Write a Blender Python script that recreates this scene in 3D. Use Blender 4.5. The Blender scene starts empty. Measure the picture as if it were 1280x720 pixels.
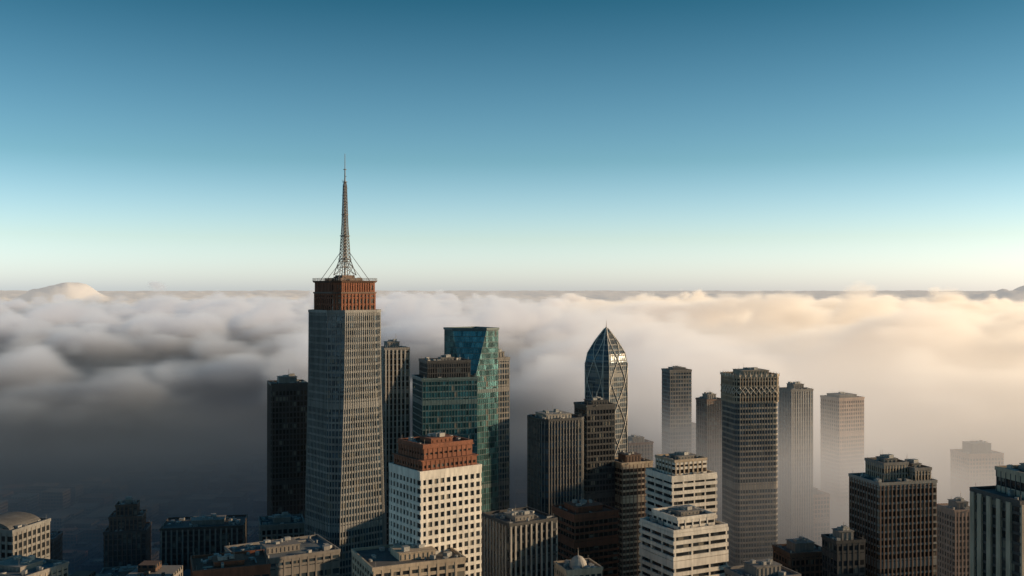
import bpy, math, random
from mathutils import Vector, noise as mnoise
R = math.radians
random.seed(7)
scene = bpy.context.scene
GZ = -60.0          # street level (camera roof terrace is 260 m above it)

# ------------------------------------------------------------------ materials
def new_mat(name):
    m = bpy.data.materials.new(name); m.use_nodes = True
    nt = m.node_tree; nt.nodes.clear()
    return m, nt
def N(nt, typ, **kw):
    n = nt.nodes.new(typ)
    for k, v in kw.items(): setattr(n, k, v)
    return n
def mathn(nt, op, a, b=None, c=None, clamp=False):
    n = nt.nodes.new('ShaderNodeMath'); n.operation = op; n.use_clamp = clamp
    for i, v in enumerate((a, b, c)):
        if v is None: continue
        if isinstance(v, (int, float)): n.inputs[i].default_value = v
        else: nt.links.new(v, n.inputs[i])
    return n.outputs[0]

def wall_mat(name, col, rough=0.8, var=0.35, scale=0.12):
    m, nt = new_mat(name)
    out = N(nt, 'ShaderNodeOutputMaterial'); p = N(nt, 'ShaderNodeBsdfPrincipled')
    tc = N(nt, 'ShaderNodeTexCoord')
    mp = N(nt, 'ShaderNodeMapping'); mp.inputs['Scale'].default_value = (1, 1, 0.12)
    nz = N(nt, 'ShaderNodeTexNoise'); nz.inputs['Scale'].default_value = scale * 6; nz.inputs['Detail'].default_value = 6
    nt.links.new(tc.outputs['Object'], mp.inputs[0]); nt.links.new(mp.outputs[0], nz.inputs['Vector'])
    n2 = N(nt, 'ShaderNodeTexNoise'); n2.inputs['Scale'].default_value = scale * 0.6; n2.inputs['Detail'].default_value = 3
    nt.links.new(tc.outputs['Object'], n2.inputs['Vector'])
    s = mathn(nt, 'ADD', nz.outputs[0], n2.outputs[0])
    rp = N(nt, 'ShaderNodeMapRange')
    rp.inputs[1].default_value = 0.7; rp.inputs[2].default_value = 1.3
    rp.inputs[3].default_value = 1 - var; rp.inputs[4].default_value = 1 + var * 0.4
    nt.links.new(s, rp.inputs[0])
    mx = N(nt, 'ShaderNodeVectorMath', operation='SCALE'); mx.inputs[0].default_value = col[:3]
    nt.links.new(rp.outputs[0], mx.inputs['Scale'])
    nt.links.new(mx.outputs[0], p.inputs['Base Color'])
    p.inputs['Roughness'].default_value = rough
    nt.links.new(p.outputs[0], out.inputs[0])
    return m

def glass_mat(name, col, bay=3.0, fh=3.8, metallic=0.3, blinds=0.12):
    m, nt = new_mat(name)
    out = N(nt, 'ShaderNodeOutputMaterial'); p = N(nt, 'ShaderNodeBsdfPrincipled')
    tc = N(nt, 'ShaderNodeTexCoord')
    dv = N(nt, 'ShaderNodeVectorMath', operation='DIVIDE'); dv.inputs[1].default_value = (bay, bay, fh)
    ad = N(nt, 'ShaderNodeVectorMath', operation='ADD'); ad.inputs[1].default_value = (0.371, 0.317, 0.02)
    fl = N(nt, 'ShaderNodeVectorMath', operation='FLOOR')
    wn = N(nt, 'ShaderNodeTexWhiteNoise', noise_dimensions='3D')
    nt.links.new(tc.outputs['Object'], dv.inputs[0]); nt.links.new(dv.outputs[0], ad.inputs[0])
    nt.links.new(ad.outputs[0], fl.inputs[0]); nt.links.new(fl.outputs[0], wn.inputs['Vector'])
    k = mathn(nt, 'MULTIPLY_ADD', wn.outputs[0], 1.0, 0.5)
    bl = mathn(nt, 'GREATER_THAN', wn.outputs[0], 1 - blinds)
    sc = N(nt, 'ShaderNodeVectorMath', operation='SCALE'); sc.inputs[0].default_value = col[:3]
    nt.links.new(k, sc.inputs['Scale'])
    mx = N(nt, 'ShaderNodeMix', data_type='RGBA')
    nt.links.new(bl, mx.inputs[0]); nt.links.new(sc.outputs[0], mx.inputs[6]); mx.inputs[7].default_value = (0.16, 0.145, 0.12, 1)
    nt.links.new(mx.outputs[2], p.inputs['Base Color'])
    met = mathn(nt, 'MULTIPLY_ADD', bl, -metallic, metallic)
    nt.links.new(met, p.inputs['Metallic'])
    rg = mathn(nt, 'MULTIPLY_ADD', wn.outputs[0], 0.14, 0.1)
    nt.links.new(rg, p.inputs['Roughness'])
    nb = N(nt, 'ShaderNodeTexNoise'); nb.inputs['Scale'].default_value = 0.25
    nt.links.new(tc.outputs['Object'], nb.inputs['Vector'])
    bp = N(nt, 'ShaderNodeBump'); bp.inputs['Strength'].default_value = 0.15; bp.inputs['Distance'].default_value = 0.5
    nt.links.new(nb.outputs[0], bp.inputs['Height']); nt.links.new(bp.outputs[0], p.inputs['Normal'])
    nt.links.new(p.outputs[0], out.inputs[0])
    return m

M = dict(
 white=wall_mat('white_precast', (0.7, 0.64, 0.56)),
 cream=wall_mat('cream_stone', (0.42, 0.33, 0.24)),
 grey=wall_mat('grey_concrete', (0.22, 0.2, 0.18)),
 lgrey=wall_mat('light_grey_concrete', (0.36, 0.33, 0.295)),
 stone=wall_mat('sandstone', (0.32, 0.265, 0.205)),
 tower=wall_mat('tower_aluminium', (0.2, 0.195, 0.185), 0.6),
 dark=wall_mat('dark_cladding', (0.05, 0.048, 0.048), 0.6),
 dkbrown=wall_mat('dark_brown_granite', (0.06, 0.047, 0.042), 0.6),
 brown=wall_mat('brown_granite', (0.13, 0.075, 0.052), 0.7),
 rust=wall_mat('rust_brick', (0.22, 0.08, 0.042), 0.85),
 pink=wall_mat('pink_stone', (0.42, 0.29, 0.22)),
 teal=wall_mat('teal_mullion', (0.075, 0.12, 0.125), 0.5),
 roof=wall_mat('roof_gravel', (0.12, 0.115, 0.11), 0.95, 0.5, 0.3),
 roofred=wall_mat('roof_red_membrane', (0.22, 0.09, 0.055), 0.95, 0.5, 0.3),
 roofblue=wall_mat('roof_membrane', (0.15, 0.17, 0.18), 0.9, 0.5, 0.3),
 metal=wall_mat('painted_steel', (0.16, 0.14, 0.13), 0.5),
 unit=wall_mat('unit_casing', (0.3, 0.29, 0.27), 0.6),
 gdark=glass_mat('window_glass', (0.04, 0.045, 0.05)),
 gblue=glass_mat('blue_glass', (0.07, 0.1, 0.125)),
 gteal=glass_mat('teal_glass', (0.12, 0.28, 0.29), 1.8, 3.8, 0.6, 0.02),
 gteal2=glass_mat('dark_teal_glass', (0.035, 0.125, 0.15), 1.8, 3.8, 0.6, 0.02),
 gbrown=glass_mat('bronze_glass', (0.06, 0.048, 0.042)),
)

# ------------------------------------------------------------------ mesh helpers
class MB:
    def __init__(s): s.v = []; s.f = []
    def prism(s, lo, hi, z0, z1):
        b = len(s.v); n = len(lo)
        s.v += [(p[0], p[1], z0) for p in lo] + [(p[0], p[1], z1) for p in hi]
        s.f.append(tuple(b + i for i in reversed(range(n))))
        s.f.append(tuple(b + n + i for i in range(n)))
        for i in range(n):
            j = (i + 1) % n
            s.f.append((b + i, b + j, b + n + j, b + n + i))
    def box(s, cx, cy, z0, w, d, h, a=0):
        c, sn = math.cos(a), math.sin(a)
        P = [(cx + c * x - sn * y, cy + sn * x + c * y) for x, y in ((-w/2, -d/2), (w/2, -d/2), (w/2, d/2), (-w/2, d/2))]
        s.prism(P, P, z0, z0 + h)
    def ring(s, outer, inner, z0, z1):
        b = len(s.v); n = len(outer)
        for z in (z0, z1):
            s.v += [(p[0], p[1], z) for p in outer] + [(p[0], p[1], z) for p in inner]
        for i in range(n):
            j = (i + 1) % n
            o0, o1, i0, i1 = b + i, b + j, b + n + i, b + n + j
            O0, O1, I0, I1 = o0 + 2 * n, o1 + 2 * n, i0 + 2 * n, i1 + 2 * n
            s.f += [(o0, o1, O1, O0), (i1, i0, I0, I1), (O0, O1, I1, I0), (o1, o0, i0, i1)]
    def tube(s, a, b, r, r2=None, n=5):
        r2 = r if r2 is None else r2
        a = Vector(a); b = Vector(b); d = (b - a)
        if d.length < 1e-6: return
        q = d.to_track_quat('Z', 'Y'); k = len(s.v)
        for P, rr in ((a, r), (b, r2)):
            for i in range(n):
                t = 2 * math.pi * i / n
                s.v.append(tuple(P + q @ Vector((rr * math.cos(t), rr * math.sin(t), 0))))
        for i in range(n):
            j = (i + 1) % n
            s.f.append((k + i, k + j, k + n + j, k + n + i))
        s.f.append(tuple(k + i for i in reversed(range(n)))); s.f.append(tuple(k + n + i for i in range(n)))
    def obj(s, name, mat, parent=None, smooth=False):
        if not s.v: return None
        me = bpy.data.meshes.new(name); me.from_pydata(s.v, [], s.f); me.update()
        if smooth: me.polygons.foreach_set('use_smooth', [True] * len(me.polygons))
        me.materials.append(mat)
        o = bpy.data.objects.new(name, me); scene.collection.objects.link(o)
        if parent: o.parent = parent
        return o

def empty(name, x, y, z, rot):
    e = bpy.data.objects.new(name, None); scene.collection.objects.link(e)
    e.location = (x, y, z); e.rotation_euler = (0, 0, R(rot)); e.empty_display_size = 5
    return e
def rect(w, d, cx=0, cy=0):
    return [(cx - w/2, cy - d/2), (cx + w/2, cy - d/2), (cx + w/2, cy + d/2), (cx - w/2, cy + d/2)]
def octo(w, d, c):
    a, b = w/2, d/2
    return [(-a + c, -b), (a - c, -b), (a, -b + c), (a, b - c), (a - c, b), (-a + c, b), (-a, b - c), (-a, -b + c)]
def onecut(w, d, c):
    a, b = w/2, d/2
    return [(-a + c, -b), (a, -b), (a, b), (-a, b), (-a, -b + c)]
def offs(P, o):
    n = len(P); out = []
    for i in range(n):
        p0, p1, p2 = Vector(P[i - 1]), Vector(P[i]), Vector(P[(i + 1) % n])
        d1 = (p1 - p0).normalized(); d2 = (p2 - p1).normalized()
        n1 = Vector((d1.y, -d1.x)); n2 = Vector((d2.y, -d2.x))
        b = n1 + n2
        k = b.length_squared
        out.append(tuple(p1 + b * (2 * o / k)) if k > 1e-6 else tuple(p1 + n1 * o))
    return out
def lerpP(A, B, t): return [(a[0] + (b[0] - a[0]) * t, a[1] + (b[1] - a[1]) * t) for a, b in zip(A, B)]
def polyat(secs, z):
    for (z0, A), (z1, B) in zip(secs, secs[1:]):
        if z <= z1: return lerpP(A, B, (z - z0) / (z1 - z0))
    return secs[-1][1]

def facade(par, secs, glass, bandm, pierm, fh=3.8, bay=3.2, bt=1.2, bp=0.25, pw=0.5, pp=0.35, tag=''):
    core = MB()
    for (z0, A), (z1, B) in zip(secs, secs[1:]): core.prism(A, B, z0, z1)
    core.obj('window_glass' + tag, glass, par)
    z0, z1 = secs[0][0], secs[-1][0]
    if bt > 0:
        b = MB(); z = z0; k = 0
        while z + bt < z1:
            k += 1
            t = bt
            if k % 17 == 0 and z1 - z0 > 60: t = min(fh * .93, bt + 2.2)     # plant-room storey
            b.prism(offs(polyat(secs, z), bp), offs(polyat(secs, z + t), bp), z, z + t); z += fh
        b.prism(offs(polyat(secs, z1 - bt), bp + .02), offs(polyat(secs, z1), bp + .02), z1 - bt, z1)
        b.obj('floor_spandrels' + tag, bandm, par)
    if pw > 0:
        m = MB()
        n = len(secs[0][1])
        for e in range(n):
            L = max((Vector(s[1][e]) - Vector(s[1][(e + 1) % n])).length for s in secs)
            k = max(1, round(L / bay))
            for i in range(k):
                t = i / k
                for (za, A), (zb, B) in zip(secs, secs[1:]):
                    quads = []
                    for P in (A, B):
                        a = Vector(P[e]); b2 = Vector(P[(e + 1) % n]); d = b2 - a
                        if d.length < 0.8: quads = None; break
                        dn = d.normalized(); nn = Vector((dn.y, -dn.x)); c = a + d * t
                        if i == 0: c = c + dn * pw * 0.5
                        h = pw / 2
                        quads.append([tuple(c - dn * h + nn * pp), tuple(c + dn * h + nn * pp), tuple(c + dn * h - nn * .3), tuple(c - dn * h - nn * .3)])
                    if quads: m.prism(quads[0], quads[1], za, zb)
        m.obj('wall_piers' + tag, pierm, par)

def roofing(par, P, z, bandm, roofm=None, clutter=True, pent=0.5, penth=4.5, pentm=None, tag='', seed=0):
    rnd = random.Random(seed)
    roofm = roofm or M['roof']
    r = MB(); r.prism(offs(P, .1), offs(P, .1), z + .003, z + .35); r.obj('roof' + tag, roofm, par)
    p = MB(); p.ring(offs(P, .55), offs(P, -.15), z + .01, z + 1.5); p.obj('parapet' + tag, bandm, par)
    xs = [q[0] for q in P]; ys = [q[1] for q in P]
    w, d = max(xs) - min(xs), max(ys) - min(ys); cx, cy = (max(xs) + min(xs))/2, (max(ys) + min(ys))/2
    if not clutter: return
    zz = z + .36
    if pent > 0:
        pm = MB(); px, py = cx + rnd.uniform(-.06, .06) * w, cy + rnd.uniform(-.06, .06) * d
        pm.box(px, py, zz, w * pent, d * pent, penth)
        k = int(w * pent / 2)
        for i in range(k):
            pm.box(px - w * pent/2 + (i + .5) * w * pent / k, py, zz + .4, .5, d * pent + .5, penth - .9)
        pm.box(px, py, zz + penth + .002, w * pent + .8, d * pent + .8, .35)
        pm.obj('penthouse' + tag, pentm or M['grey'], par)
        u0 = zz + penth + .36
        t = MB()
        for i in range(5):
            t.box(px + rnd.uniform(-.35, .35) * w * pent, py + rnd.uniform(-.35, .35) * d * pent, u0, rnd.uniform(1, 3.4), rnd.uniform(1, 3), rnd.uniform(.6, 1.9), rnd.uniform(0, .2))
        for i in range(3):
            x, y = px + rnd.uniform(-.4, .4) * w * pent, py + rnd.uniform(-.4, .4) * d * pent
            t.tube((x, y, u0), (x, y, u0 + rnd.uniform(2, 6)), .09, .05)
        t.obj('roof_machinery' + tag, M['unit'], par)
    c = MB()
    for i in range(int(14 + w * d / 60)):
        x, y = cx + rnd.uniform(-.44, .44) * w, cy + rnd.uniform(-.44, .44) * d
        if pent > 0 and abs(x - cx) < w * (pent/2 + .08) and abs(y - cy) < d * (pent/2 + .08): continue
        if rnd.random() < .6: c.box(x, y, zz, rnd.uniform(1, 3.2), rnd.uniform(1, 3), rnd.uniform(.7, 2.2), 0 if rnd.random() < .7 else .5)
        elif rnd.random() < .6: c.tube((x, y, zz), (x, y, zz + rnd.uniform(.8, 1.8)), rnd.uniform(.4, .9), None, 10)
        else: c.box(x, y, zz + .2, rnd.uniform(4, 8), .5, .5, rnd.choice((0, math.pi/2)))
    for q in P:
        c.tube((cx + (q[0]-cx)*.93, cy + (q[1]-cy)*.93, zz), (cx + (q[0]-cx)*.93, cy + (q[1]-cy)*.93, zz + 3), .06)
    c.obj('roof_units' + tag, M['unit'], par)

FOOT = []
def tower(name, x, y, ztop, wapp, rot=35, ratio=1.0, glass='gdark', band='grey', pier='grey', pent=.5, penth=4.5,
          roofm=None, pentm=None, cham=0, secs=None, clutter=True, **kw):
    h = ztop - GZ
    a = abs(R(rot)); va = math.atan2(x, y)
    ang = abs(a + va) if rot >= 0 else abs(a - va)
    w = wapp / (abs(math.cos(ang)) + ratio * abs(math.sin(ang))); d = w * ratio
    e = empty(name, x, y, GZ, rot)
    P = rect(w, d) if not cham else octo(w, d, cham)
    S = secs(w, d, h) if secs else [(0, P), (h, P)]
    facade(e, S, M[glass], M[band], M[pier], **kw)
    roofing(e, S[-1][1], h, M[band], M[roofm] if roofm else None, clutter, pent, penth, M[pentm] if pentm else None, seed=int(x * 7 + y))
    FOOT.append((x, y, max(w, d) * .75))
    return e, w, d, h

# ------------------------------------------------------------------ the antenna skyscraper
def tall_secs(w, d, h):
    return [(0, octo(w * 1.1, d * 1.1, 2.0)), (h * .55, octo(w * 1.02, d * 1.02, 4.0)), (h * .85, octo(w, d, 6.5)), (h, octo(w, d, 7))]
e, w, d, h = tower('antenna_skyscraper', -94, 560, 187.4, 46.5, 40, 1, 'gblue', 'tower', 'tower', pent=0, clutter=False,
                   secs=tall_secs, fh=3.9, bay=2.3, bt=1.2, bp=.15, pw=.42, pp=.4)
c = 26.5
def tier(par, wd, z0, z1, mat, tag, bay=2.2, cham=3.0, glass=M['gbrown']):
    P = octo(wd, wd, cham)
    facade(par, [(z0, P), (z1, P)], glass, mat, mat, fh=3.6, bay=bay, bt=1.0, bp=.3, pw=.9, pp=.6, tag=tag)
tier(e, c, h + .4, h + 10.5, M['rust'], '_crown_lower')
t = MB(); P = octo(c, c, 3); t.prism(offs(P, .9), offs(P, .9), h + 10.51, h + 11.4); t.obj('crown_cornice', M['brown'], e)
tier(e, c - .6, h + 11.41, h + 16.5, M['rust'], '_crown_upper', 1.5)
t = MB(); P = octo(c - .6, c - .6, 3); t.prism(offs(P, 1.0), offs(P, 1.8), h + 16.51, h + 17.6)
t.obj('crown_balcony', M['brown'], e)
t = MB(); Q = offs(P, 1.6)
for i in range(8):
    a, b = Vector(Q[i]), Vector(Q[(i + 1) % 8]); k = max(2, int((b - a).length / 1.3))
    for j in range(k):
        q = a.lerp(b, j / k); t.tube((q.x, q.y, h + 17.6), (q.x, q.y, h + 19), .07)
    for zz in (18.2, 19): t.tube((a.x, a.y, h + zz), (b.x, b.y, h + zz), .07)
t.obj('balcony_railing', M['metal'], e)
t = MB()
for (sz, zz, hh) in ((14, 17.61, 1.6), (8, 19.22, 1.5)): t.box(0, 0, h + zz, sz, sz, hh)
for i in range(10):
    t.box(random.uniform(-9, 9), random.uniform(-9, 9), h + 17.62, 1.4, 1.2, random.uniform(1, 2.4))
t.obj('crown_roof_blocks', M['brown'], e)
t = MB(); mb = h + 20.7; mt = 336.5
def mw(z):
    k = (z - mb) / (mt - mb)
    if k < .13: return 4.6 - (4.6 - 2.2) * (k / .13)
    if k < .42: return 2.2 - (2.2 - 1.25) * ((k - .13) / .29)
    if k < .75: return 1.25 - .55 * ((k - .42) / .33)
    return .35
zs = [mb]
while zs[-1] < mb + (mt - mb) * .75: zs.append(zs[-1] + max(1.7, mw(zs[-1]) * 1.0))
for z0, z1 in zip(zs, zs[1:]):
    a, b = mw(z0), mw(z1)
    A = [(-a, -a), (a, -a), (a, a), (-a, a)]; B = [(-b, -b), (b, -b), (b, b), (-b, b)]
    for i in range(4):
        j = (i + 1) % 4
        t.tube((*A[i], z0), (*B[i], z1), .26, .24); t.tube((*A[i], z0), (*B[j], z1), .13); t.tube((*A[j], z0), (*B[i], z1), .13)
        t.tube((*B[i], z1), (*B[j], z1), .15)
t.tube((0, 0, mb), (0, 0, zs[-1]), .5, .35, 8)
t.tube((0, 0, zs[-1]), (0, 0, mt - 9), .42, .3, 8); t.tube((0, 0, mt - 9), (0, 0, mt), .25, .15, 6)
for zz, ww in ((zs[-1], 1.3), (mt - 9, .8), (mb + 22, 2.6), (mb + 9, 3.4), (mb + 34, 1.8)):
    t.prism(octo(ww * 2, ww * 2, ww * .5), octo(ww * 2, ww * 2, ww * .5), zz, zz + .35)
for k in range(16):
    zz = mb + 24 + k * 2.1; a = k * math.pi / 2
    t.tube((0, 0, zz), (2.1 * math.cos(a), 2.1 * math.sin(a), zz), .1)
t.obj('antenna_mast', M['metal'], e)
t = MB()
for sx in (-1, 1):
    for sy in (-1, 1):
        t.tube((sx * 10, sy * 10, h + 17.7), (sx * 1.8, sy * 1.8, mb + 13), .16)
    t.tube((sx * 12, 0, h + 17.7), (sx * 2.2, 0, mb + 8), .13); t.tube((0, sx * 12, h + 17.7), (0, sx * 2.2, mb + 8), .13)
t.obj('mast_stays', M['metal'], e)

# ------------------------------------------------------------------ the towers
tower('brown_office_tower', -158, 700, 134, 27, 20, 1, 'gbrown', 'dkbrown', 'dkbrown', fh=3.8, bay=2.4, bt=1.0, pw=.7, pp=.5)
tower('slim_concrete_tower', -81, 680, 159.5, 21, 22, 1.1, 'gbrown', 'grey', 'lgrey', fh=3.8, bay=2.6, bt=.9, bp=.15, pw=1.1, pp=.7)
e, w, d, h = tower('teal_office_building', -42, 620, 145, 40, 18, .8, 'gteal2', 'teal', 'teal', pent=0, clutter=True, fh=3.8, bay=1.8, bt=.8, bp=.12, pw=.18, pp=.2)
facade(e, [(h + .4, rect(w * .78, d * .8)), (h + 10.3, rect(w * .78, d * .8))], M['gdark'], M['dark'], M['dark'], fh=3.3, bay=1.5, bt=.6, pw=.5, pp=.3, tag='_top_block')
roofing(e, rect(w * .78, d * .8), h + 10.3, M['dark'], tag='_top_block', pent=.3, penth=2)
def facet(w, d, h):
    return [(0, onecut(w, d, .9)), (h * .78, onecut(w, d, 1.0)), (h, onecut(w, d, w * .62))]
tower('teal_glass_skyscraper', -28, 685, 172.6, 37, 38, 1, 'gteal', 'teal', 'teal', secs=facet, pent=0, fh=3.8, bay=1.8, bt=.45, bp=.08, pw=.16, pp=.18, clutter=False)
tower('grey_slab_tower', -9, 690, 152, 14, 30, 1.2, 'gblue', 'grey', 'lgrey', fh=3.8, bay=2.0, bt=1.1, pw=.4, pp=.3)
e, w, d, h = tower('white_grid_office_building', -34.7, 450, 120, 40.5, 36, .85, 'gdark', 'white', 'white', pent=0, clutter=False,
                   fh=3.7, bay=3.1, bt=1.5, bp=.45, pw=1.15, pp=.5)
for k, (s, z0, z1) in enumerate(((.9, .4, 5.5), (.8, 5.9, 10.6))):
    P = rect(w * s, d * s)
    facade(e, [(h + z0, P), (h + z1, P)], M['gbrown'], M['rust'], M['rust'], fh=3.4, bay=2.4, bt=1.9, bp=.3, pw=.8, pp=.5, tag='_attic_%d' % k)
    t = MB(); t.prism(offs(P, .9), offs(P, .9), h + z1 + .01, h + z1 + .38); t.obj('attic_cornice_%d' % k, M['rust'], e)
roofing(e, rect(w * .8, d * .8), h + 10.99, M['rust'], M['roofred'], tag='_attic', pent=.45, penth=2.0, pentm=M['rust'])
tower('dark_notched_office_tower', 27, 620, 120, 37, 24, .9, 'gblue', 'dark', 'grey', cham=3.2, fh=3.8, bay=2.1, bt=.9, pw=.45, pp=.6, pent=.6, penth=3, pentm='lgrey')
tower('black_office_tower', 54, 652, 124.5, 26, 22, .9, 'gdark', 'dark', 'dark', fh=3.8, bay=2.2, bt=1.2, pw=.3, pp=.3, pent=.6, penth=3, pentm='dark')
def bullet(w, d, h):
    out = [(0, .93), (h * .55, .97), (h, 1.0), (h + 6, .9), (h + 12, .7), (h + 17.5, .44), (h + 21.5, .22), (h + 26, .02)]
    return [(z, octo(w * s, d * s, w * s * .12)) for z, s in out]
e = empty('pointed_glass_tower', 71, 750, GZ, 39)
wS = 25; hS = 146 - GZ
S = bullet(wS, wS, hS)
facade(e, S, M['gblue'], M['tower'], M['tower'], fh=3.9, bay=2.2, bt=1.0, bp=.1, pw=.25, pp=.2)
t = MB()
def onsurf(face, u, z):
    P = offs(polyat(S, z), .45); a, b = Vector(P[face * 2]), Vector(P[face * 2 + 1])
    q = (a + b) / 2 + (b - a) * u * .5
    return (q.x, q.y, z)
top = hS + 25
for face in range(4):
    for z0 in (top - 52, top - 84, top - 116, top - 150):
        for sg in (1, -1):
            pr = None
            for k in range(19):
                s = k / 18; z = z0 + s * 58
                if z > top: break
                q = onsurf(face, -sg * math.cos(s * math.pi), z)
                if pr: t.tube(pr, q, .3)
                pr = q
    for sg in (1, -1):
        pr = None
        for k in range(24):
            z = 20 + (top - 20) * k / 23
            q = onsurf(face, sg, z)
            if pr: t.tube(pr, q, .25)
            pr = q
t.obj('white_diagrid', M['white'], e)
t = MB(); t.tube((0, 0, hS + 24), (0, 0, hS + 31), .35, .1); t.obj('finial', M['metal'], e)
FOOT.append((71, 750, 22))

tower('grey_fog_tower', 157, 950, 123, 27.5, 14, .9, 'gblue', 'grey', 'grey', fh=3.8, bay=2.8, bt=1.3, pw=.6, pp=.3, pent=.6, penth=2.5)
tower('low_fog_block', 172, 1010, 63, 36, 14, .9, 'gblue', 'grey', 'grey', fh=3.8, bay=2.8, bt=1.3, pw=.6, pp=.3)
tower('dark_fog_tower', 169, 850, 106, 23, 24, .9, 'gbrown', 'brown', 'grey', fh=3.8, bay=2.5, bt=1.1, pw=.6, pp=.3)
e, w, d, h = tower('crowned_office_tower', 167, 700, 136, 39.5, 12, .8, 'gblue', 'stone', 'tower', cham=2.5, pent=0, clutter=True, fh=3.7, bay=2.0, bt=1.3, bp=.3, pw=.4, pp=.4)
P = offs(octo(w, d, 2.5), .6)
facade(e, [(h - 14, P), (h + 4, P)], M['gdark'], M['cream'], M['cream'], fh=3.6, bay=2.1, bt=1.2, bp=.3, pw=.6, pp=.6, tag='_crown')
t = MB(); Q = offs(P, .8)
for i in range(8):
    a, b = Vector(Q[i]), Vector(Q[(i + 1) % 8]); k = max(1, round((b - a).length / 4.2))
    for j in range(k):
        p0, p1 = a.lerp(b, j / k), a.lerp(b, (j + 1) / k)
        z0 = h - 8
        t.tube((*p0, z0), (*p1, z0 + 5), .17); t.tube((*p1, z0), (*p0, z0 + 5), .17)
        t.tube((*p0, h + 4), (*p0, h + 6.6), .3, .08)
t.obj('crown_lattice', M['white'], e)
roofing(e, P, h + 4, M['cream'], tag='_crown', pent=.6, penth=3.2, pentm=M['stone'])
tower('ribbed_grey_tower', 242, 850, 114.6, 28, 18, .9, 'gblue', 'grey', 'lgrey', fh=3.8, bay=2.4, bt=.9, pw=1.0, pp=.5)
tower('pale_stone_tower', 315, 950, 97, 39, 22, .9, 'gbrown', 'pink', 'pink', fh=3.7, bay=2.6, bt=1.5, pw=.9, pp=.4, pent=.7, penth=3)
e, w, d, h = tower('stepped_dark_complex', 198.5, 520, 101, 42, 14, .8, 'gdark', 'tower', 'brown', fh=3.6, bay=2.4, bt=1.1, pw=.7, pp=.5, pent=0, clutter=True)
for tg, cx, cy, ww, dd, hh in (('_core', -2, 2, w * .42, d * .6, 8.5), ('_wing', w * .33, -1, w * .28, d * .7, 6.0)):
    P = rect(ww, dd, cx, cy)
    facade(e, [(h + .4, P), (h + hh, P)], M['gdark'], M['tower'], M['cream'], fh=3.2, bay=1.8, bt=.9, pw=.6, pp=.4, tag=tg)
    roofing(e, P, h + hh, M['grey'], tag=tg, pent=.5, penth=2)
t = MB()
for k in range(9): t.tube((-w/2 * .85 + k * w * .1, -d * .3, h + .3), (-w/2 * .85 + k * w * .1, -d * .3, h + 3 + (k * 37 % 5)), .12, .05)
t.obj('roof_masts', M['metal'], e)
e, w, d, h = tower('cream_pier_office_building', 198, 380, 121.5, 41, 14, .8, 'gdark', 'dark', 'cream', fh=3.7, bay=5.2, bt=1.0, bp=.2, pw=2.2, pp=.9, pent=0)
P = rect(w * .62, d * .7, 2.2, 0)
facade(e, [(h + .4, P), (h + 8.5, P)], M['gdark'], M['cream'], M['dark'], fh=8.1, bay=2.5, bt=2.4, pw=.5, pp=.3, tag='_attic')
roofing(e, P, h + 8.5, M['cream'], tag='_attic', pent=.4, penth=2.5)
tower('fogbound_stone_block', 448, 960, 43, 46, 10, .8, 'gdark', 'pink', 'pink', fh=3.7, bay=3.2, bt=1.4, pw=1.0, pp=.4, pent=.55, penth=9)
e, w, d, h = tower('white_banded_office_tower', 95, 560, 97, 38, 24, .9, 'gdark', 'white', 'white', fh=3.8, bay=8, bt=1.9, bp=.7, pw=.8, pp=.4, pent=0)
P = rect(w * .72, d * .75)
facade(e, [(h + .4, P), (h + 8, P)], M['gbrown'], M['white'], M['cream'], fh=3.6, bay=3, bt=1.4, pw=.9, pp=.4, tag='_attic')
roofing(e, P, h + 8, M['cream'], tag='_attic', pent=.5, penth=1.6)
e, w, d, h = tower('white_stepped_office_building', 86, 500, 82.5, 42, 26, .9, 'gdark', 'white', 'white', fh=3.8, bay=9, bt=1.9, bp=.8, pw=.9, pp=.5, pent=0)
P = rect(w * .7, d * .75)
facade(e, [(h + .4, P), (h + 5, P)], M['gdark'], M['white'], M['white'], fh=4, bay=4, bt=1.6, pw=.7, pp=.4, tag='_attic')
roofing(e, P, h + 5, M['white'], tag='_attic', pent=.5, penth=1.6)
tower('brown_banded_building', 77, 655, 87, 30, 24, .9, 'gbrown', 'cream', 'brown', fh=3.7, bay=3, bt=1.3, pw=.6, pp=.3, pentm='brown')
tower('rust_brick_building', 41, 560, 76, 36, 26, .9, 'gbrown', 'rust', 'brown', fh=3.6, bay=3, bt=1.3, bp=.5, pw=.6, pp=.3, pent=.6, penth=3, pentm='rust', roofm='roofred')
tower('grey_pier_office_building', 3.5, 500, 85.5, 37, 30, 1.05, 'gdark', 'dark', 'lgrey', fh=3.8, bay=3, bt=1.0, pw=.8, pp=.8, pent=.4, penth=2)
tower('flat_roof_block', -45, 430, 85, 48, 24, .8, 'gdark', 'cream', 'cream', fh=3.8, bay=4, bt=1.4, pw=1, pp=.4, pent=.4, penth=3, pentm='cream')
tower('blue_roof_block', -112, 485, 73, 54, 30, .7, 'gblue', 'grey', 'grey', fh=3.8, bay=4, bt=1.2, pw=.8, pp=.4, roofm='roofblue', pent=.35, penth=3)
tower('rust_roof_block', -128, 452, 76, 34, 20, .8, 'gdark', 'rust', 'rust', fh=3.8, bay=3.5, bt=1.6, pw=.8, pp=.4, roofm='roofred', pent=.4, penth=2, pentm='rust')
e, w, d, h = tower('barrel_roof_building', -246, 482, 86, 40, -14, .8, 'gdark', 'tower', 'grey', fh=3.8, bay=3, bt=1.3, pw=.9, pp=.5, pent=0)
t = MB(); n = 12; ww = w * .4
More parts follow.
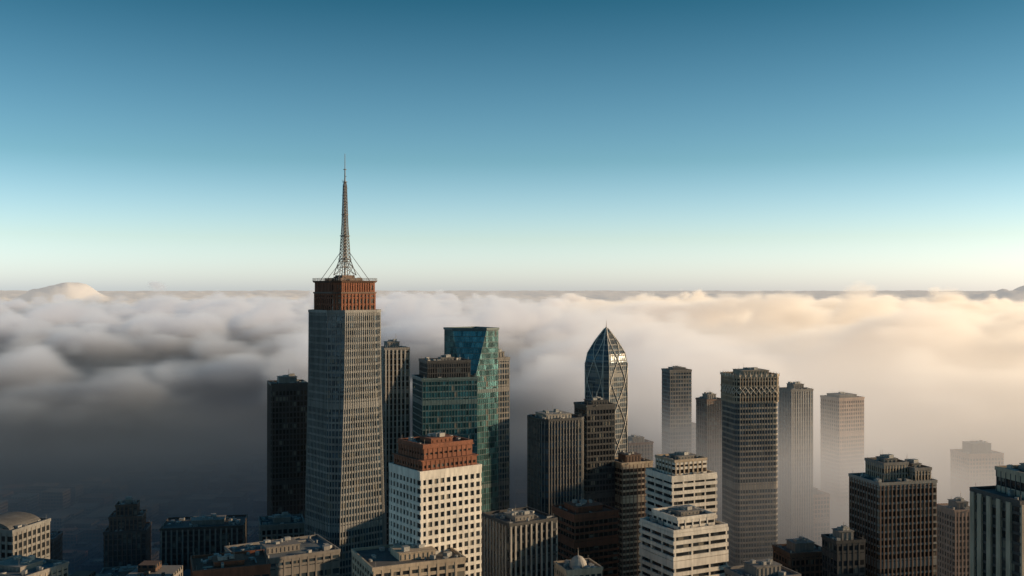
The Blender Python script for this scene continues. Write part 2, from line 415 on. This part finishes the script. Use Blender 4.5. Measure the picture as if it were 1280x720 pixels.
for i in range(n):
    a0, a1 = math.pi * i / n, math.pi * (i + 1) / n
    pts = [(-math.cos(a0) * ww, h + .36 + math.sin(a0) * 4), (-math.cos(a1) * ww, h + .36 + math.sin(a1) * 4)]
    b = len(t.v)
    t.v += [(pts[0][0], -d * .42, pts[0][1]), (pts[1][0], -d * .42, pts[1][1]), (pts[1][0], d * .42, pts[1][1]), (pts[0][0], d * .42, pts[0][1]), (0, -d * .42, h + .36), (0, d * .42, h + .36)]
    t.f += [(b, b + 3, b + 2, b + 1), (b, b + 1, b + 4), (b + 2, b + 3, b + 5)]
t.obj('barrel_vault_roof', M['roof'], e)
tower('glazed_roof_block', -212, 428, 80, 38, -20, .8, 'gdark', 'grey', 'stone', fh=3.8, bay=3, bt=1.3, pw=.9, pp=.5, roofm='roofblue', pent=.5, penth=2)
e, w, d, h = tower('old_stone_tower_block', -270, 700, 32, 31, 12, .9, 'gdark', 'dkbrown', 'brown', fh=3.8, bay=3, bt=1.2, pw=1, pp=.5, pent=0)
for k, (s, z0, z1) in enumerate(((.78, .4, 9.5), (.5, 9.9, 17))):
    P = rect(w * s, d * s)
    facade(e, [(h + z0, P), (h + z1, P)], M['gdark'], M['dkbrown'], M['brown'], fh=3.8, bay=2.6, bt=1.2, pw=.9, pp=.4, tag='_setback_%d' % k)
    roofing(e, P, h + z1, M['brown'], tag='_setback_%d' % k, pent=.3 if k else 0, penth=3)
tower('low_stone_block', -201, 652, 47, 54, 10, .6, 'gdark', 'dkbrown', 'grey', fh=3.8, bay=3.4, bt=1.2, pw=1, pp=.5, pent=.4, penth=3)
tower('low_stone_block', -143, 618, 56, 27, 16, .9, 'gdark', 'grey', 'grey', fh=3.8, bay=3.4, bt=1.2, pw=1, pp=.5, pent=.4, penth=3)
tower('low_stone_block', -330, 690, 28, 34, 8, .8, 'gdark', 'dkbrown', 'brown', fh=3.8, bay=3.4, bt=1.2, pw=1, pp=.5, pent=.4, penth=3)
tower('low_stone_block', -232, 610, 26, 40, 14, .7, 'gdark', 'grey', 'grey', fh=3.8, bay=3.4, bt=1.2, pw=1, pp=.5, pent=.4, penth=3)
e, w, d, h = tower('domed_block', 30, 452, 74, 21, 18, .9, 'gdark', 'cream', 'cream', fh=3.8, bay=2.6, bt=1.3, pw=.8, pp=.4, pent=0)
t = MB()
for i in range(8):
    a0, a1 = i * math.pi / 16, (i + 1) * math.pi / 16
    n = 16; P0 = [(4 * math.cos(a0) * math.cos(k * math.tau / n), 4 * math.cos(a0) * math.sin(k * math.tau / n)) for k in range(n)]
    P1 = [(4 * math.cos(a1) * math.cos(k * math.tau / n), 4 * math.cos(a1) * math.sin(k * math.tau / n)) for k in range(n)]
    t.prism(P0, P1, h + .4 + 5 * math.sin(a0), h + .4 + 5 * math.sin(a1))
t.tube((0, 0, h + 5), (0, 0, h + 9), .25, .05)
t.obj('dome', M['lgrey'], e)
tower('low_brown_block', 163, 562, 53, 30, 14, .8, 'gdark', 'brown', 'brown', fh=3.8, bay=3, bt=1.2, pw=.8, pp=.4)
tower('dark_flat_block', 167, 502, 74, 20, 12, .9, 'gdark', 'dark', 'dark', fh=3.8, bay=3, bt=1.2, pw=.8, pp=.4)
tower('pink_stone_block', 268, 600, 68, 22, 10, 1.2, 'gdark', 'pink', 'pink', fh=3.8, bay=2.6, bt=1.3, pw=.9, pp=.4)
tower('low_flat_block', 118, 470, 66, 34, 20, .8, 'gdark', 'grey', 'grey', fh=3.8, bay=3, bt=1.2, pw=.8, pp=.4, roofm='roofblue')
tower('low_fog_block', 253, 860, 24, 40, 14, .8, 'gdark', 'pink', 'pink', fh=3.8, bay=3, bt=1.2, pw=.8, pp=.4)
tower('low_fog_block', 112, 900, 62, 30, 20, .8, 'gdark', 'brown', 'grey', fh=3.8, bay=3, bt=1.2, pw=.8, pp=.4)
# unseen towers east of the frame, added to shade the lower city
for (x, y, z, w_) in ((480, 640, 165, 50), (350, 560, 110, 40), (300, 440, 135, 44), (560, 820, 120, 60), (390, 490, 100, 50)):
    tower('offframe_shade_tower', x, y, z, w_, 12, .9, 'gblue', 'grey', 'grey', fh=3.8, bay=3.2, bt=1.3, pw=.8, pp=.4)

# ------------------------------------------------------------------ infill city
def infill_mat():
    m, nt = new_mat('city_block_walls')
    out = N(nt, 'ShaderNodeOutputMaterial'); p = N(nt, 'ShaderNodeBsdfPrincipled')
    tc = N(nt, 'ShaderNodeTexCoord'); sp = N(nt, 'ShaderNodeSeparateXYZ'); nt.links.new(tc.outputs['Object'], sp.inputs[0])
    u = mathn(nt, 'FRACT', mathn(nt, 'DIVIDE', mathn(nt, 'ADD', sp.outputs[0], sp.outputs[1]), 3.3))
    v = mathn(nt, 'FRACT', mathn(nt, 'DIVIDE', sp.outputs[2], 3.7))
    k = mathn(nt, 'MULTIPLY', mathn(nt, 'GREATER_THAN', u, .35), mathn(nt, 'GREATER_THAN', v, .45))
    g = N(nt, 'ShaderNodeNewGeometry'); sg = N(nt, 'ShaderNodeSeparateXYZ'); nt.links.new(g.outputs['Normal'], sg.inputs[0])
    k = mathn(nt, 'MULTIPLY', k, mathn(nt, 'LESS_THAN', sg.outputs[2], .5))
    rp = N(nt, 'ShaderNodeValToRGB'); nt.links.new(g.outputs['Random Per Island'], rp.inputs[0])
    cr = rp.color_ramp; cr.interpolation = 'CONSTANT'
    cols = [(.09, .085, .08), (.18, .15, .12), (.11, .065, .045), (.22, .2, .18), (.06, .06, .07), (.18, .1, .07)]
    cr.elements[0].color = (*cols[0], 1); cr.elements[1].position = .17; cr.elements[1].color = (*cols[1], 1)
    for i in range(2, 6): el = cr.elements.new(i / 6); el.color = (*cols[i], 1)
    mx = N(nt, 'ShaderNodeMix', data_type='RGBA'); nt.links.new(k, mx.inputs[0]); nt.links.new(rp.outputs[0], mx.inputs[6]); mx.inputs[7].default_value = (.03, .035, .04, 1)
    nt.links.new(mx.outputs[2], p.inputs['Base Color'])
    nt.links.new(mathn(nt, 'MULTIPLY_ADD', k, -.6, .85), p.inputs['Roughness'])
    nt.links.new(p.outputs[0], out.inputs[0]); return m
mb_ = MB(); pv = MB(); mk = MB()
rnd = random.Random(3)
BX, BY = 84, 78
for ix in range(-18, 19):
    for iy in range(2, 26):
        bx, by = ix * BX, 60 + iy * BY
        pv.box(bx, by, GZ + .004, BX - 18, BY - 18, .15)
        for k in range(9): mk.box(bx - BX/2, by - BY/2 + 6 + k * 8, GZ + .008, .2, 3, .004)
        for sx in (-1, 1):
            for sy in (-1, 1):
                x, y = bx + sx * 16.5, by + sy * 15
                w, d = rnd.uniform(22, 31), rnd.uniform(20, 28)
                lim = 260 - (350 if y < 760 else 318) * y / 1244
                if y > 950: lim = 22 + rnd.random() ** 2 * 32
                lim = max(14, min(lim, 120 if y > 380 else 90))
                if abs(x) > .56 * y + 30: lim = min(110, max(lim, 30))
                if x < -150 and y > 700: lim = min(lim, 34)
                hh = max(10, lim * rnd.uniform(.55, 1.0))
                if any((x - a) ** 2 + (y - b) ** 2 < (r + 19) ** 2 for a, b, r in FOOT): continue
                if x * x + y * y < 150 ** 2: continue
                mb_.box(x, y, GZ + .16, w, d, hh)
                if y < 1000:
                    mb_.box(x + rnd.uniform(-3, 3), y + rnd.uniform(-3, 3), GZ + .17 + hh, w * .4, d * .4, rnd.uniform(2, 4))
                    for k in range(5): mb_.box(x + rnd.uniform(-.42, .42) * w, y + rnd.uniform(-.42, .42) * d, GZ + .165 + hh, rnd.uniform(1, 3), rnd.uniform(1, 3), rnd.uniform(.8, 2))
mb_.obj('city_blocks', infill_mat()); pv.obj('pavement', M['lgrey']); mk.obj('road_markings', M['white'])
g = MB(); g.v = [(-90000, -20000, GZ), (90000, -20000, GZ), (90000, 130000, GZ), (-90000, 130000, GZ)]; g.f = [(0, 1, 2, 3)]
g.obj('ground', wall_mat('asphalt', (.05, .05, .052), .9, .4, .05))

# ------------------------------------------------------------------ clouds and fog (volumes)
def fog_mat(name, dens, rate, glow):
    m, nt = new_mat(name)
    out = N(nt, 'ShaderNodeOutputMaterial')
    at = N(nt, 'ShaderNodeAttribute'); at.attribute_name = 'density'
    g = N(nt, 'ShaderNodeNewGeometry'); sp = N(nt, 'ShaderNodeSeparateXYZ'); nt.links.new(g.outputs['Position'], sp.inputs[0])
    def mr(v, a, b, c, d):
        n = N(nt, 'ShaderNodeMapRange'); n.interpolation_type = 'SMOOTHSTEP'
        nt.links.new(v, n.inputs[0])
        for i, q in enumerate((a, b, c, d)):
            if isinstance(q, (int, float)): n.inputs[i + 1].default_value = q
            else: nt.links.new(q, n.inputs[i + 1])
        return n.outputs[0]
    def mixc(f, a, b):
        n = N(nt, 'ShaderNodeMix', data_type='RGBA'); nt.links.new(f, n.inputs[0]); n.inputs[6].default_value = a; n.inputs[7].default_value = b
        return n.outputs[2]
    D = mathn(nt, 'MULTIPLY', at.outputs['Fac'], dens)
    lowalb = mr(sp.outputs[0], -100, 260, .0, 1)           # low western haze coloured darker and bluer to stand in for shade
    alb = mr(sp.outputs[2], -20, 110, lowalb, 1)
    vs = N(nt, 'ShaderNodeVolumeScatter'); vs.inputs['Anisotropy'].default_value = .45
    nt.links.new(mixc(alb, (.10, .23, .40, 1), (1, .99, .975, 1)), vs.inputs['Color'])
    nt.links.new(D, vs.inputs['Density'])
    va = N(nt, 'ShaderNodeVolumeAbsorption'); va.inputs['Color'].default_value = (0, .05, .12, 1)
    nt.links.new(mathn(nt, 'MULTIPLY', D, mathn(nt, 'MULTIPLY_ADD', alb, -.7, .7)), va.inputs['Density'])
    em = N(nt, 'ShaderNodeEmission')                        # added glow in place of multiple scattering, warmer and stronger to the east
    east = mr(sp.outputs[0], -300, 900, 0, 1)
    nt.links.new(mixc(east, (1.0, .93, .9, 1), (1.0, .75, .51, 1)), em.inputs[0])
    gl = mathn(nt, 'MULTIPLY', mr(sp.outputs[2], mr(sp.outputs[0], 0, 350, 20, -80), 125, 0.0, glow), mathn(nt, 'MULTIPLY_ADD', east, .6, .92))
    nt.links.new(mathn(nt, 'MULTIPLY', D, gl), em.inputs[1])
    a1 = N(nt, 'ShaderNodeAddShader'); a2 = N(nt, 'ShaderNodeAddShader')
    nt.links.new(vs.outputs[0], a1.inputs[0]); nt.links.new(va.outputs[0], a1.inputs[1])
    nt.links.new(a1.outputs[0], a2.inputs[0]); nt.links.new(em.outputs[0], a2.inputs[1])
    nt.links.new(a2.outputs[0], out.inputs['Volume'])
    m.cycles.volume_step_rate = rate
    return m

def cloud_volume(name, bmin, bmax, res, mat, S=1.0):
    nt = bpy.data.node_groups.new(name, 'GeometryNodeTree')
    nt.interface.new_socket('Geometry', in_out='INPUT', socket_type='NodeSocketGeometry')
    nt.interface.new_socket('Geometry', in_out='OUTPUT', socket_type='NodeSocketGeometry')
    go = nt.nodes.new('NodeGroupOutput')
    P = nt.nodes.new('GeometryNodeInputPosition').outputs[0]
    sp = nt.nodes.new('ShaderNodeSeparateXYZ'); nt.links.new(P, sp.inputs[0]); X, Y, Z = sp.outputs
    def vec(sc, off):
        a = nt.nodes.new('ShaderNodeVectorMath'); a.operation = 'MULTIPLY'; a.inputs[1].default_value = sc; nt.links.new(P, a.inputs[0])
        b = nt.nodes.new('ShaderNodeVectorMath'); b.operation = 'ADD'; b.inputs[1].default_value = off; nt.links.new(a.outputs[0], b.inputs[0])
        return b.outputs[0]
    def noise(sc, detail, rough=.5, off=(0, 0, 0), dist=0):
        n = nt.nodes.new('ShaderNodeTexNoise'); n.inputs['Scale'].default_value = 1; n.inputs['Detail'].default_value = detail
        n.inputs['Roughness'].default_value = rough; n.inputs['Distortion'].default_value = dist
        nt.links.new(vec(sc, off), n.inputs['Vector']); return n.outputs[0]
    def mr(v, a, b, c, d, smooth=True):
        n = nt.nodes.new('ShaderNodeMapRange'); n.interpolation_type = 'SMOOTHSTEP' if smooth else 'LINEAR'
        for i, q in enumerate((v, a, b, c, d)):
            if isinstance(q, (int, float)): n.inputs[i].default_value = q
            else: nt.links.new(q, n.inputs[i])
        return n.outputs[0]
    m = lambda op, a, b=None, c=None, cl=False: mathn(nt, op, a, b, c, cl)
    N1 = noise((1/1500/S, 1/1100/S, 0.0003), 2, off=(3.1, 1.7, 0))
    N2 = noise((1/420/S, 1/400/S, 1/200), 5, .62)
    N3 = noise((1/260, 1/260, 1/90), 3, .5, (7, 2, 1))
    def puffs(L, off):
        vo = nt.nodes.new('ShaderNodeTexVoronoi'); vo.feature = 'F1'; vo.inputs['Scale'].default_value = 1
        n5 = nt.nodes.new('ShaderNodeVectorMath'); n5.operation = 'ADD'
        nn = nt.nodes.new('ShaderNodeTexNoise'); nn.inputs['Scale'].default_value = 1; nn.inputs['Detail'].default_value = 2
        nt.links.new(vec((1.3/L/S, 1.3/L/S, 1.3/L), off), nn.inputs['Vector'])
        sc = nt.nodes.new('ShaderNodeVectorMath'); sc.operation = 'SCALE'; sc.inputs['Scale'].default_value = .9; nt.links.new(nn.outputs[1], sc.inputs[0])
        nt.links.new(vec((1/L/S, 1/L/S, 1/L), off), n5.inputs[0]); nt.links.new(sc.outputs[0], n5.inputs[1]); nt.links.new(n5.outputs[0], vo.inputs['Vector'])
        return vo.outputs['Distance']
    V = puffs(300, (0, 0, 0)); V2 = puffs(120, (5, 1, 2))
    yy = m('ADD', m('MULTIPLY_ADD', m('MAXIMUM', X, -200), .45, Y), m('MULTIPLY_ADD', N1, 500, -250))
    base = mr(yy, 850, 1450, -90, 70)
    h = m('ADD', base, m('ADD', m('MULTIPLY_ADD', N1, 250, -125), m('MULTIPLY_ADD', N2, 290, -145)))
    h = m('ADD', h, m('ADD', m('MULTIPLY_ADD', V, -180, 90), m('MULTIPLY_ADD', V2, -75, 37)))
    cloud = mr(m('SUBTRACT', h, Z), 0, 16, 0, 1)
    gf = m('MULTIPLY', mr(Z, -45, mr(X, -100, 300, 85, 145), 1, 0), mr(m('MULTIPLY_ADD', m('ABSOLUTE', X), .3, Y), 540, 1040, 0, mr(X, -200, 200, .2, .4)))
    gf = m('MULTIPLY', gf, mr(N3, .35, .65, .4, 1.3))
    dens = m('MAXIMUM', cloud, gf)
    dens = m('MULTIPLY', dens, m('GREATER_THAN', dens, .004))
    vc = nt.nodes.new('GeometryNodeVolumeCube')
    nt.links.new(dens, vc.inputs['Density']); vc.inputs['Min'].default_value = bmin; vc.inputs['Max'].default_value = bmax
    for i, a in enumerate('XYZ'): vc.inputs['Resolution ' + a].default_value = res[i]
    sm = nt.nodes.new('GeometryNodeSetMaterial'); sm.inputs['Material'].default_value = mat
    nt.links.new(vc.outputs[0], sm.inputs[0]); nt.links.new(sm.outputs[0], go.inputs[0])
    me = bpy.data.meshes.new(name); me.from_pydata([(0, 0, 0)], [], []); me.materials.append(mat)
    o = bpy.data.objects.new(name, me); scene.collection.objects.link(o)
    md = o.modifiers.new('cloud', 'NODES'); md.node_group = nt
    return o
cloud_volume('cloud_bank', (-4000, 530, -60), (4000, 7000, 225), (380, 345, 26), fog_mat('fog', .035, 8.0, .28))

# the cloud sea beyond 6.6 km: one displaced sheet
PUFF = [(-4230, 9300, 330, 420, 105), (-4080, 9300, 190, 300, 45), (-4420, 9300, 190, 300, 12)]
BUMPS = [(3450, 9800, 600, 500, 65), (4150, 8600, 420, 500, 50), (4650, 8700, 560, 600, 85), (5300, 9000, 700, 600, 110)]
def cloud_h(x, y):
    v = Vector((x / 2000, y / 1500, 0))
    q = 70 + 55 * mnoise.fractal(v, 1.0, 2.0, 3) + 60 * (0.35 - abs(mnoise.noise(Vector((x / 520, y / 480, 3))))) \
        + 34 * (0.35 - abs(mnoise.noise(Vector((x / 210, y / 200, 9))))) + 14 * mnoise.noise(Vector((x / 90, y / 90, 5)))
    if y > 11000: q += min(1, (y - 11000) / 8000) * 70 * mnoise.noise(Vector((x / 3800, y / 3000, 7)))
    for bx, by, rx, ry, am in BUMPS:
        r2 = ((x - bx) / rx) ** 2 + ((y - by) / ry) ** 2
        if r2 < 6: q += am * math.exp(-r2) * (1 + .3 * mnoise.noise(Vector((x / 130, y / 130, 1))))
    for bx, by, rx, ry, am in PUFF:
        r2 = ((x - bx) / rx) ** 2 + ((y - by) / ry) ** 2
        if r2 < 3: q += am * math.exp(-r2 * r2) * (1 + .3 * (.4 - abs(mnoise.noise(Vector((x / 110, y / 110, 1))))))
    return q
t = MB(); NR, NC = 230, 420; yr = 6500.0; rows = []
for i in range(NR): rows.append(yr); yr *= 1.0104
for y in rows:
    for j in range(NC):
        x = y * .85 * (j / (NC - 1) * 2 - 1)
        z = cloud_h(x, y)
        if y < 6700: z -= (6700 - y) * .4
        t.v.append((x, y, z))
for i in range(NR - 1):
    for j in range(NC - 1):
        a = i * NC + j; t.f.append((a, a + 1, a + NC + 1, a + NC))
m, nt = new_mat('cloud_top')
out = N(nt, 'ShaderNodeOutputMaterial'); df = N(nt, 'ShaderNodeBsdfDiffuse'); tl = N(nt, 'ShaderNodeBsdfTranslucent'); ms = N(nt, 'ShaderNodeMixShader')
df.inputs[0].default_value = (.7, .67, .64, 1); tl.inputs[0].default_value = (.75, .68, .6, 1); ms.inputs[0].default_value = .5
em = N(nt, 'ShaderNodeEmission'); em.inputs[0].default_value = (1, .9, .8, 1); em.inputs[1].default_value = .36; ad = N(nt, 'ShaderNodeAddShader')  # even emission stands in for light scattered inside the far clouds
nt.links.new(df.outputs[0], ms.inputs[1]); nt.links.new(tl.outputs[0], ms.inputs[2]); nt.links.new(ms.outputs[0], ad.inputs[0]); nt.links.new(em.outputs[0], ad.inputs[1]); nt.links.new(ad.outputs[0], out.inputs[0])
t.obj('cloud_sea', m, None, True)

# ------------------------------------------------------------------ light
AZ, EL = 88, 11.5
wd = bpy.data.worlds.new('World'); scene.world = wd; wd.use_nodes = True
nt = wd.node_tree; nt.nodes.clear()
out = N(nt, 'ShaderNodeOutputWorld'); bg = N(nt, 'ShaderNodeBackground'); sky = N(nt, 'ShaderNodeTexSky')
sky.sky_type = 'NISHITA'; sky.sun_disc = False; sky.sun_elevation = R(EL); sky.sun_rotation = R(AZ)
sky.altitude = 300; sky.air_density = 1.0; sky.dust_density = 1.0; sky.ozone_density = 3.0
tc = N(nt, 'ShaderNodeTexCoord'); sp = N(nt, 'ShaderNodeSeparateXYZ'); nt.links.new(tc.outputs['Generated'], sp.inputs[0])
rp = N(nt, 'ShaderNodeValToRGB'); nt.links.new(sp.outputs[2], rp.inputs[0])
cr = rp.color_ramp
stops = [(0.0, (3.9, 4.1, 5.6)), (.05, (2.9, 2.9, 3.1)), (.127, (1.4, 1.83, 1.78)), (.28, (.31, .88, .88)), (.6, (.25, .75, .8))]
for i in range(2, 5): cr.elements.new(stops[i][0])
cr.interpolation = 'LINEAR'
for el, (p_, c_) in zip(cr.elements, stops): el.position = p_; el.color = (c_[0] / 6, c_[1] / 6, c_[2] / 6, 1)
mx = N(nt, 'ShaderNodeVectorMath', operation='MULTIPLY')
nt.links.new(sky.outputs[0], mx.inputs[0]); nt.links.new(rp.outputs[0], mx.inputs[1])
az = N(nt, 'ShaderNodeMapRange'); az.interpolation_type = 'SMOOTHSTEP'
nt.links.new(sp.outputs[0], az.inputs[0])
for i, q in enumerate((-.1, .6, 6.0, 5.6)): az.inputs[i + 1].default_value = q
s6 = N(nt, 'ShaderNodeVectorMath', operation='SCALE'); nt.links.new(mx.outputs[0], s6.inputs[0]); nt.links.new(az.outputs[0], s6.inputs['Scale'])
nt.links.new(s6.outputs[0], bg.inputs[0]); bg.inputs[1].default_value = .09
nt.links.new(bg.outputs[0], out.inputs[0])
L = bpy.data.lights.new('sun', 'SUN'); L.energy = 5.0; L.angle = R(.5); L.color = (1, .72, .44)
lo = bpy.data.objects.new('sun', L); scene.collection.objects.link(lo)
dirv = Vector((math.sin(R(AZ)) * math.cos(R(EL)), math.cos(R(AZ)) * math.cos(R(EL)), math.sin(R(EL))))
lo.rotation_euler = (-dirv).to_track_quat('-Z', 'Y').to_euler()
lo.location = (600, 300, 500)

cd = bpy.data.cameras.new('camera'); cd.lens = 35; cd.sensor_width = 36; cd.clip_start = 1; cd.clip_end = 200000
co = bpy.data.objects.new('camera', cd); scene.collection.objects.link(co)
co.location = (0, 0, 200); co.rotation_euler = (R(90.1), 0, 0); scene.camera = co
scene.view_settings.view_transform = 'Standard'; scene.view_settings.look = 'None'; scene.view_settings.exposure = 0
